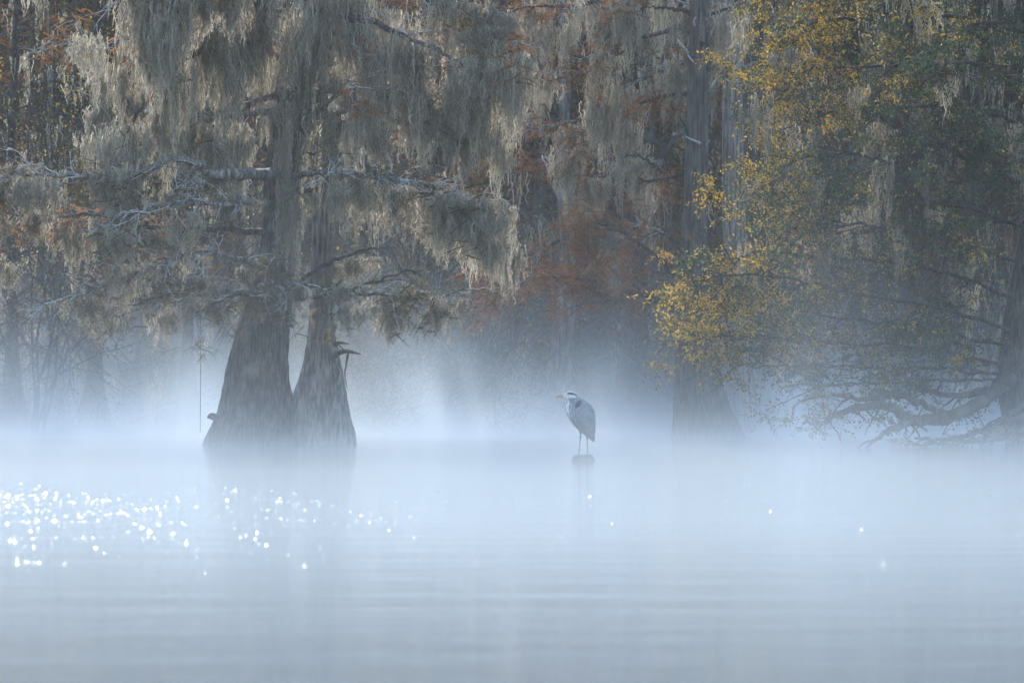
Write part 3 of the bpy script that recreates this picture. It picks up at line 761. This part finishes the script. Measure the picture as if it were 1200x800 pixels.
# shrubs and small trees of the far shore
def shrub_meshes(seed, W, H, n, mt, size):
    g = rng(seed); fm = MB(); nodes = []; stems = []
    for k in range(9):
        a = g.uniform(0, 6.28)
        sm = MB(); stems.append(sm)
        grow(sm, g, (g.normal(0, 0.15), g.normal(0, 0.15), -0.3), (math.cos(a) * 0.6 * W / H, math.sin(a) * 0.6 * W / H, 1.0), H * g.uniform(0.6, 1.05), 0.04, 2, 0.1, 0.18, nodes, 1.6)
    pos = np.array([q for q, l in nodes if q[2] > 0.15])
    p = pos[g.integers(len(pos), size=n)] + g.normal(0, 0.16, (n, 3))
    p[:, 2] = np.clip(p[:, 2], 0.05, None)
    leaves_at(fm, g, p, size)
    return [*[(q.mesh('stem', M_TWIG_DARK), 'stem') for q in stems], (fm.mesh('foliage', mt, smooth=False), 'foliage')]


SH = {'green': shrub_meshes(501, 1.6, 3.0, 8500, M_LEAF_SHRUB, 0.075), 'low': shrub_meshes(502, 2.4, 2.2, 8500, M_LEAF_SHRUB, 0.075),
      'yellow': shrub_meshes(503, 1.6, 4.2, 8000, M_LEAF_M, 0.08), 'olive': shrub_meshes(504, 2.0, 3.2, 8500, M_OLIVE, 0.08)}
SH['tall'] = shrub_meshes(506, 1.8, 9.6, 15000, M_LEAF_M, 0.085)
SHL = {'green': 'dark green bush on the far shore, half lost in mist', 'low': 'low spreading green bush at the far waterline', 'olive': 'olive brown bush on the far shore, blurred by mist'}
for k, (px, y, kind, sc) in enumerate([(150, 118, 'green', 1.0), (215, 122, 'low', 1.2), (90, 124, 'low', 1.2), (-20, 116, 'green', 1.0), (440, 112, 'olive', 1.15), (505, 114, 'olive', 1.2), (560, 118, 'low', 1.2), (610, 120, 'green', 1.2),
                                       (665, 116, 'green', 1.2), (715, 118, 'green', 1.4), (760, 122, 'low', 1.3), (640, 126, 'low', 1.4), (380, 124, 'low', 1.4), (300, 120, 'green', 1.2), (905, 120, 'low', 1.3), (960, 118, 'green', 1.3), (1030, 116, 'green', 1.4), (1100, 114, 'low', 1.5), (1160, 112, 'green', 1.5), (1220, 110, 'green', 1.5), (-100, 112, 'low', 1.4)]):
    b = np.array([(px - 600) / FPX * y, y, 0.0])
    t = thing('shore_bush', SHL[kind], 'bush', b, kind + ' bushes of the far shore')
    rz = g.uniform(0, 6.28)
    for me, nm in SH[kind]:
        o = place(me, nm, t, b, (0, 0, rz), (sc, sc, sc))
        if nm == 'foliage': stuff(o)
for px, y, sc, lab in ((40, 106, 2.3, 'yellow-green small tree behind the twin-trunked cypress, at the left edge of the grove'), (550, 106, 1.38, 'small yellowish tree in the gap between the two big cypresses'), (410, 110, 0.75, 'short yellowish sapling behind the hooked dead stubs')):
    b = np.array([(px - 600) / FPX * y, y, 0.0])
    t = thing('yellow_sapling', lab, 'tree', b)
    for me, nm in SH['tall' if sc > 2 else 'yellow']:
        o = place(me, nm, t, b, (0, 0, g.uniform(0, 6)), (sc * 0.9, sc * 0.9, sc) if sc < 2 else (1, 1, 1))
        if nm == 'foliage': stuff(o)

# the wood far behind reads as one dark mass
g = rng(88); m = MB()
for k in range(150):
    x = g.uniform(-70, 70); y = g.uniform(142, 200); H = g.uniform(16, 20) if x < -5 else g.uniform(32, 42)  # right part raised out of view to shade the right-hand trees
    tube(m, [(x, y, -0.3), (x + g.normal(0, 0.2), y, H * 0.5), (x + g.normal(0, 0.4), y, H)], [0.45, 0.25, 0.08], 6)
n = 280000
c = np.stack([g.uniform(-72, 72, 2000), g.uniform(142, 200, 2000), g.uniform(0.02, 1, 2000)], -1)
c[:, 2] *= np.where(c[:, 0] < -5 + g.normal(0, 1.5, 2000), 20.0, 41.0)
p = c[g.integers(2000, size=n)] + g.normal(0, 1, (n, 3)) * [1.8, 1.5, 1.6]
p[:, 2] = np.abs(p[:, 2])
leaves_at(m, g, p, 0.6)
fw = build(m, 'far_wood', M_LEAF_FAR)
stuff(tag(fw, 'dark far-off swamp forest closing the view behind the grove', 'forest'))

# ------------------------------------------------------------------ stump and heron
YH = 65.0
sp0 = P(683.5, 533.5, YH)
stump = thing('stump', 'small dark drowned stump under the heron, barely above the water', 'stump', sp0 * [1, 1, 0])
m = MB(); g = rng(61)
zz = np.array([-0.5, -0.1, 0.0, 0.03, sp0[2] - 0.02, sp0[2]]); rr = np.array([0.18, 0.16, 0.15, 0.145, 0.12, 0.085]); th = np.linspace(0, 2 * np.pi, 26, endpoint=False)
rad = rr[:, None] * (1 + 0.16 * np.cos(3 * th + 1)[None] + 0.09 * np.cos(7 * th)[None] + g.normal(0, 0.05, (6, 26)))
V = np.stack([sp0[0] + rad * np.cos(th), sp0[1] + rad * np.sin(th), np.repeat(zz[:, None], 26, 1) + (zz[:, None] > 0.02) * g.normal(0, 0.016, (6, 26))], -1)
i = np.arange(5)[:, None] * 26; j = np.arange(26)[None]; j2 = (j + 1) % 26
m.add(np.vstack([V.reshape(-1, 3), [sp0]]), np.stack([i + j, i + j2, i + 26 + j2, i + 26 + j], -1).reshape(-1, 4), np.stack([130 + np.arange(26), 130 + (np.arange(26) + 1) % 26, np.full(26, 156)], -1))
build(m, 'weathered_top', M_BARK_DARK, stump)

HS = 1.0 / (6.6667 * FPX / YH)   # metres per unit of the heron drawing
hroot = sp0 + np.array([0, 0, 0.002])
he = thing('heron', 'grey-blue heron with hunched neck and orange bill standing on the small stump', 'bird', hroot)


def hp(a, b, v=0.0):
    return hroot + np.array([(a - 432) * HS, v * HS, (630 - b) * HS])


def loft(mb, st, sides=16, v=0.0):
    """elliptical sections along a path in the heron's side plane: (a, b, half width, half depth[, v])"""
    st = np.array([list(s) + [v] * (5 - len(s)) for s in st], float)
    f = catmull(st, 5)
    pts = np.array([hp(q[0], q[1], q[4]) for q in f])
    tube(mb, pts, np.clip(f[:, 2], 0.8, None) * HS, sides, ((0, 1, 0), np.clip(f[:, 3], 0.8, None) * HS))


def heron_mat():
    m, nt, N, L = newmat('heron_plumage')
    out = N.new('ShaderNodeOutputMaterial'); b = N.new('ShaderNodeBsdfPrincipled'); b.inputs['Roughness'].default_value = 0.75
    tc = N.new('ShaderNodeTexCoord'); sx = N.new('ShaderNodeSeparateXYZ'); L.new(tc.outputs['Object'], sx.inputs[0])
    def mr(src, a, b_, c=0.0, d=1.0):
        x = N.new('ShaderNodeMapRange'); x.inputs[1].default_value = a; x.inputs[2].default_value = b_; x.inputs[3].default_value = c; x.inputs[4].default_value = d
        L.new(src, x.inputs[0]); return x.outputs[0]
    def math_(op, a, c):
        x = N.new('ShaderNodeMath'); x.operation = op; x.use_clamp = op == 'MULTIPLY'; L.new(a, x.inputs[0])
        if isinstance(c, float): x.inputs[1].default_value = c
        else: L.new(c, x.inputs[1])
        return x.outputs[0]
    def mix(f, a, c):
        x = N.new('ShaderNodeMix'); x.data_type = 'RGBA'; L.new(f, x.inputs[0])
        if isinstance(a, tuple): x.inputs[6].default_value = (*a, 1)
        else: L.new(a, x.inputs[6])
        if isinstance(c, tuple): x.inputs[7].default_value = (*c, 1)
        else: L.new(c, x.inputs[7])
        return x.outputs[2]
    nz = noise(N, L, 30, 3, 0.6, (2.0, 2.0, 0.4))
    body = ramp(N, [(0.38, (0.13, 0.145, 0.165)), (0.62, (0.29, 0.315, 0.345))]); L.new(nz.outputs['Fac'], body.inputs[0])
    # breast: pale streaked front edge, along a sloping line
    fr = math_('ADD', sx.outputs['X'], math_('MULTIPLY', sx.outputs['Z'], 0.30))
    white_f = math_('MULTIPLY', mr(sx.outputs['X'], -0.17, -0.235), mr(nz.outputs['Fac'], 0.42, 0.52))
    c = mix(white_f, body.outputs[0], (0.74, 0.74, 0.72))
    head = mr(sx.outputs['Z'], 0.868, 0.885)
    headx = mr(sx.outputs['X'], -0.10, -0.13)
    c = mix(math_('MULTIPLY', head, headx), c, (0.66, 0.65, 0.62))
    L.new(c, b.inputs['Base Color']); L.new(b.outputs[0], out.inputs[0])
    return m


M_HERON = heron_mat()
M_WING = plain_mat('heron_wing', (0.21, 0.23, 0.26), 0.7, 0.22, 14)
M_BLACK = plain_mat('heron_black', (0.03, 0.033, 0.04), 0.6, 0.2, 20)
M_BILL_U = plain_mat('heron_bill_upper', (0.30, 0.34, 0.40), 0.45, 0.15, 20)
M_BILL_L = plain_mat('heron_bill_lower', (0.75, 0.32, 0.05), 0.45, 0.1, 20)
M_LEG = plain_mat('heron_leg', (0.12, 0.12, 0.115), 0.7, 0.2, 20)
M_PLUME = plain_mat('heron_plume', (0.66, 0.67, 0.66), 0.7, 0.15, 20)
m = MB()
loft(m, [(372, 200, 34, 30), (388, 238, 76, 60), (410, 290, 95, 74), (435, 350, 92, 76), (462, 410, 68, 60), (485, 460, 42, 40), (503, 498, 20, 22), (514, 524, 4, 8)])
loft(m, [(360, 350, 30, 30), (342, 300, 44, 40), (322, 255, 36, 32), (310, 215, 27, 25), (322, 184, 25, 23), (336, 166, 26, 22)])
loft(m, [(330, 172, 24, 22), (366, 192, 32, 28), (402, 226, 48, 46), (420, 250, 50, 50)])
loft(m, [(376, 164, 5, 6), (356, 158, 22, 19), (328, 155, 28, 21), (302, 162, 21, 15), (280, 169, 13, 9), (268, 170, 8, 6)])
me = m.mesh('body', M_HERON, hroot)
tmp = bpy.data.objects.new('tmp', me); col.objects.link(tmp)
md = tmp.modifiers.new('fuse', 'REMESH'); md.mode = 'VOXEL'; md.voxel_size = 0.009; md.use_smooth_shade = True
ms = tmp.modifiers.new('soft', 'SMOOTH'); ms.factor = 0.5; ms.iterations = 3
body_me = bpy.data.meshes.new_from_object(tmp.evaluated_get(bpy.context.evaluated_depsgraph_get()))
bpy.data.objects.remove(tmp); body_me.materials.clear(); body_me.materials.append(M_HERON)
place(body_me, 'body', he, hroot)
m = MB(); loft(m, [(284, 162, 9, 8), (250, 163, 7, 6), (220, 166, 4, 4), (198, 169, 1, 1)], 8); build(m, 'upper_bill', M_BILL_U, he)
m = MB(); loft(m, [(286, 175, 8, 7), (250, 172, 6.5, 5.5), (220, 170.5, 4, 4), (197, 170, 1, 1)], 8); build(m, 'lower_bill', M_BILL_L, he)
for sg in (-1, 1):
    m = MB(); loft(m, [(304, 149, 3, 3, sg * 15), (320, 146, 8, 6, sg * 19), (344, 149, 9, 6, sg * 19), (364, 155, 6, 5, sg * 13), (386, 164, 2, 2, sg * 8)], 8); build(m, 'crown_stripe', M_BLACK, he)
    m = MB(); loft(m, [(314, 160, 1, 1, sg * 20), (318, 160, 4, 3, sg * 20), (322, 160, 1, 1, sg * 20)], 8); build(m, 'eye', M_BILL_L, he)
    m = MB(); loft(m, [(418, 204, 4, 3, sg * 44), (400, 222, 19, 8, sg * 58), (384, 248, 19, 8, sg * 60), (378, 274, 5, 3, sg * 54)], 10); build(m, 'shoulder_patch', M_BLACK, he)
    # folded wing with long overlapping feathers
    m = MB(); loft(m, [(412, 216, 26, 10, sg * 46), (432, 262, 66, 14, sg * 66), (452, 324, 74, 14, sg * 72), (474, 388, 56, 12, sg * 62), (496, 450, 32, 9, sg * 42), (512, 505, 10, 5, sg * 18)], 16)
    wg = build(m, 'wing', M_WING, he)
    for k in range(9):
        f = k / 8.0
        a0, b0 = 392 + 92 * f, 300 - 30 * f + 40 * f * f
        a1, b1 = 446 + 76 * f, 455 + 66 * f ** 0.8
        m = MB(); loft(m, [(a0, b0, 4, 2, sg * (80 - 14 * f)), (a0 * 0.6 + a1 * 0.4, b0 * 0.6 + b1 * 0.4, 9, 2.2, sg * (82 - 16 * f)), (a0 * 0.2 + a1 * 0.8, b0 * 0.2 + b1 * 0.8, 8, 2.0, sg * (58 - 16 * f)), (a1, b1, 1.5, 1, sg * (42 - 20 * f))], 6)
        build(m, 'feather', M_WING if k % 2 else M_HERON, wg)
for k in range(9):                                   # pale plumes over the breast
    g = rng(640 + k); a, b_ = g.uniform(312, 372), g.uniform(270, 330); v = g.uniform(-45, -20) if k % 3 else g.uniform(20, 45)
    m = MB(); loft(m, [(a, b_, 2.5, 2, v), (a + 10, b_ + 35, 3.5, 2, v - 5 * np.sign(v)), (a + 26, b_ + 75, 1, 1, v * 0.6)], 5); build(m, 'breast_plume', M_PLUME, he)
for st, v in (([(408, 415, 20, 16), (411, 448, 10, 9), (411, 470, 6, 6), (410, 484, 8, 8), (408, 500, 5, 5), (403, 560, 4.5, 4.5), (398, 618, 5, 5), (397, 628, 5, 5)], -14), ([(456, 440, 20, 16), (461, 466, 9, 8), (462, 488, 8, 8), (463, 505, 5, 5), (464, 560, 4.5, 4.5), (465, 618, 5, 5), (465, 628, 5, 5)], 16)):
    m = MB(); loft(m, st, 8, v); lg = build(m, 'leg', M_LEG, he)
    a, b_ = st[-1][0], 626
    for da, dv in ((-34, -8), (-28, 14), (-20, -26), (22, 6)):
        m = MB(); loft(m, [(a, b_, 4, 4, v), (a + da * 0.5, b_ + 0.5, 3, 3, v + dv * 0.5), (a + da, b_ + 2, 1.5, 1.5, v + dv)], 6); build(m, 'toe', M_LEG, lg)

# ------------------------------------------------------------------ air: thin haze everywhere, steam mist lying on the warm water
def box(name, x0, x1, y0, y1, z0, z1, mat):
    m = MB()
    m.add([(x0, y0, z0), (x1, y0, z0), (x1, y1, z0), (x0, y1, z0), (x0, y0, z1), (x1, y0, z1), (x1, y1, z1), (x0, y1, z1)],
          [(0, 3, 2, 1), (4, 5, 6, 7), (0, 1, 5, 4), (1, 2, 6, 5), (2, 3, 7, 6), (3, 0, 4, 7)])
    return build(m, name, mat, smooth=False)


HAZE_D = 0.0002
mh, nt, N, L = newmat('thin_haze')
out = N.new('ShaderNodeOutputMaterial'); pv = N.new('ShaderNodeVolumePrincipled')
pv.inputs['Color'].default_value = (0.90, 0.92, 0.95, 1); pv.inputs['Density'].default_value = HAZE_D; pv.inputs['Anisotropy'].default_value = 0.25
L.new(pv.outputs[0], out.inputs['Volume'])
hz = stuff(box('haze', -430, 430, -430, 430, -1.6, 27, mh))
tag(hz, 'thin pale blue morning haze filling the air of the whole place', 'haze')

mm_, nt, N, L = newmat('steam_mist')
out = N.new('ShaderNodeOutputMaterial'); pv = N.new('ShaderNodeVolumePrincipled')
pv.inputs['Color'].default_value = (0.82, 0.92, 1.0, 1); pv.inputs['Anisotropy'].default_value = 0.1
tc = N.new('ShaderNodeTexCoord'); sx = N.new('ShaderNodeSeparateXYZ'); L.new(tc.outputs['Object'], sx.inputs[0])
n1 = noise(N, L, 1.0, 3, 0.6, (0.42, 0.07, 0.20)); n2 = noise(N, L, 1.0, 2, 0.5, (0.085, 0.05, 0.05))
def mth(op, a, c, clamp=False):
    x = N.new('ShaderNodeMath'); x.operation = op; x.use_clamp = clamp
    for k, s in enumerate((a, c)):
        if isinstance(s, (int, float)): x.inputs[k].default_value = s
        else: L.new(s, x.inputs[k])
    return x.outputs[0]
wisp = mth('MULTIPLY', mth('POWER', n1.outputs['Fac'], 6.0), 46.0)
bank_ = mth('ADD', mth('MULTIPLY', n2.outputs['Fac'], 1.0), 0.45)
low = mth('POWER', 2.718, mth('MULTIPLY', sx.outputs['Z'], -1.0 / 0.30))
high = mth('MULTIPLY', mth('POWER', 2.718, mth('MULTIPLY', sx.outputs['Z'], -1.0 / 1.4)), wisp)
near_ = N.new('ShaderNodeMapRange'); near_.inputs[1].default_value = 40; near_.inputs[2].default_value = 80; near_.inputs[3].default_value = 0.15; near_.inputs[4].default_value = 1.0
L.new(sx.outputs['Y'], near_.inputs[0])
fore_ = N.new('ShaderNodeMapRange')
for k_, q_ in enumerate((34, 62, 1.05, 0.42)): fore_.inputs[k_ + 1].default_value = q_
L.new(sx.outputs['Y'], fore_.inputs[0])
dens = mth('ADD', mth('MULTIPLY', mth('MULTIPLY', low, 0.046), fore_.outputs[0]), mth('MULTIPLY', mth('MULTIPLY', high, 0.0065), near_.outputs[0]))
far_ = N.new('ShaderNodeMapRange'); far_.inputs[1].default_value = 95; far_.inputs[2].default_value = 114; far_.inputs[3].default_value = 1.0; far_.inputs[4].default_value = 5.0
L.new(sx.outputs['Y'], far_.inputs[0])
fb_ = N.new('ShaderNodeMapRange'); fb_.interpolation_type = 'SMOOTHSTEP'
for k_, q_ in enumerate((80, 99, 0.0, 0.095)): fb_.inputs[k_ + 1].default_value = q_
L.new(sx.outputs['Y'], fb_.inputs[0])
farb = mth('MULTIPLY', mth('MULTIPLY', mth('POWER', 2.718, mth('MULTIPLY', sx.outputs['Z'], -1.0 / 0.8)), fb_.outputs[0]), mth('ADD', mth('MULTIPLY', wisp, 0.6), 0.55))
dens = mth('ADD', mth('MULTIPLY', mth('MULTIPLY', dens, bank_), far_.outputs[0]), farb)
L.new(dens, pv.inputs['Density']); L.new(pv.outputs[0], out.inputs['Volume'])
mm_.cycles.volume_step_rate = 0.6
ms_ = stuff(box('mist', -70, 70, 9, 138, 0.006, 7.5, mm_))
tag(ms_, 'white steam mist lying low over the water and curling up round the trunks', 'mist')
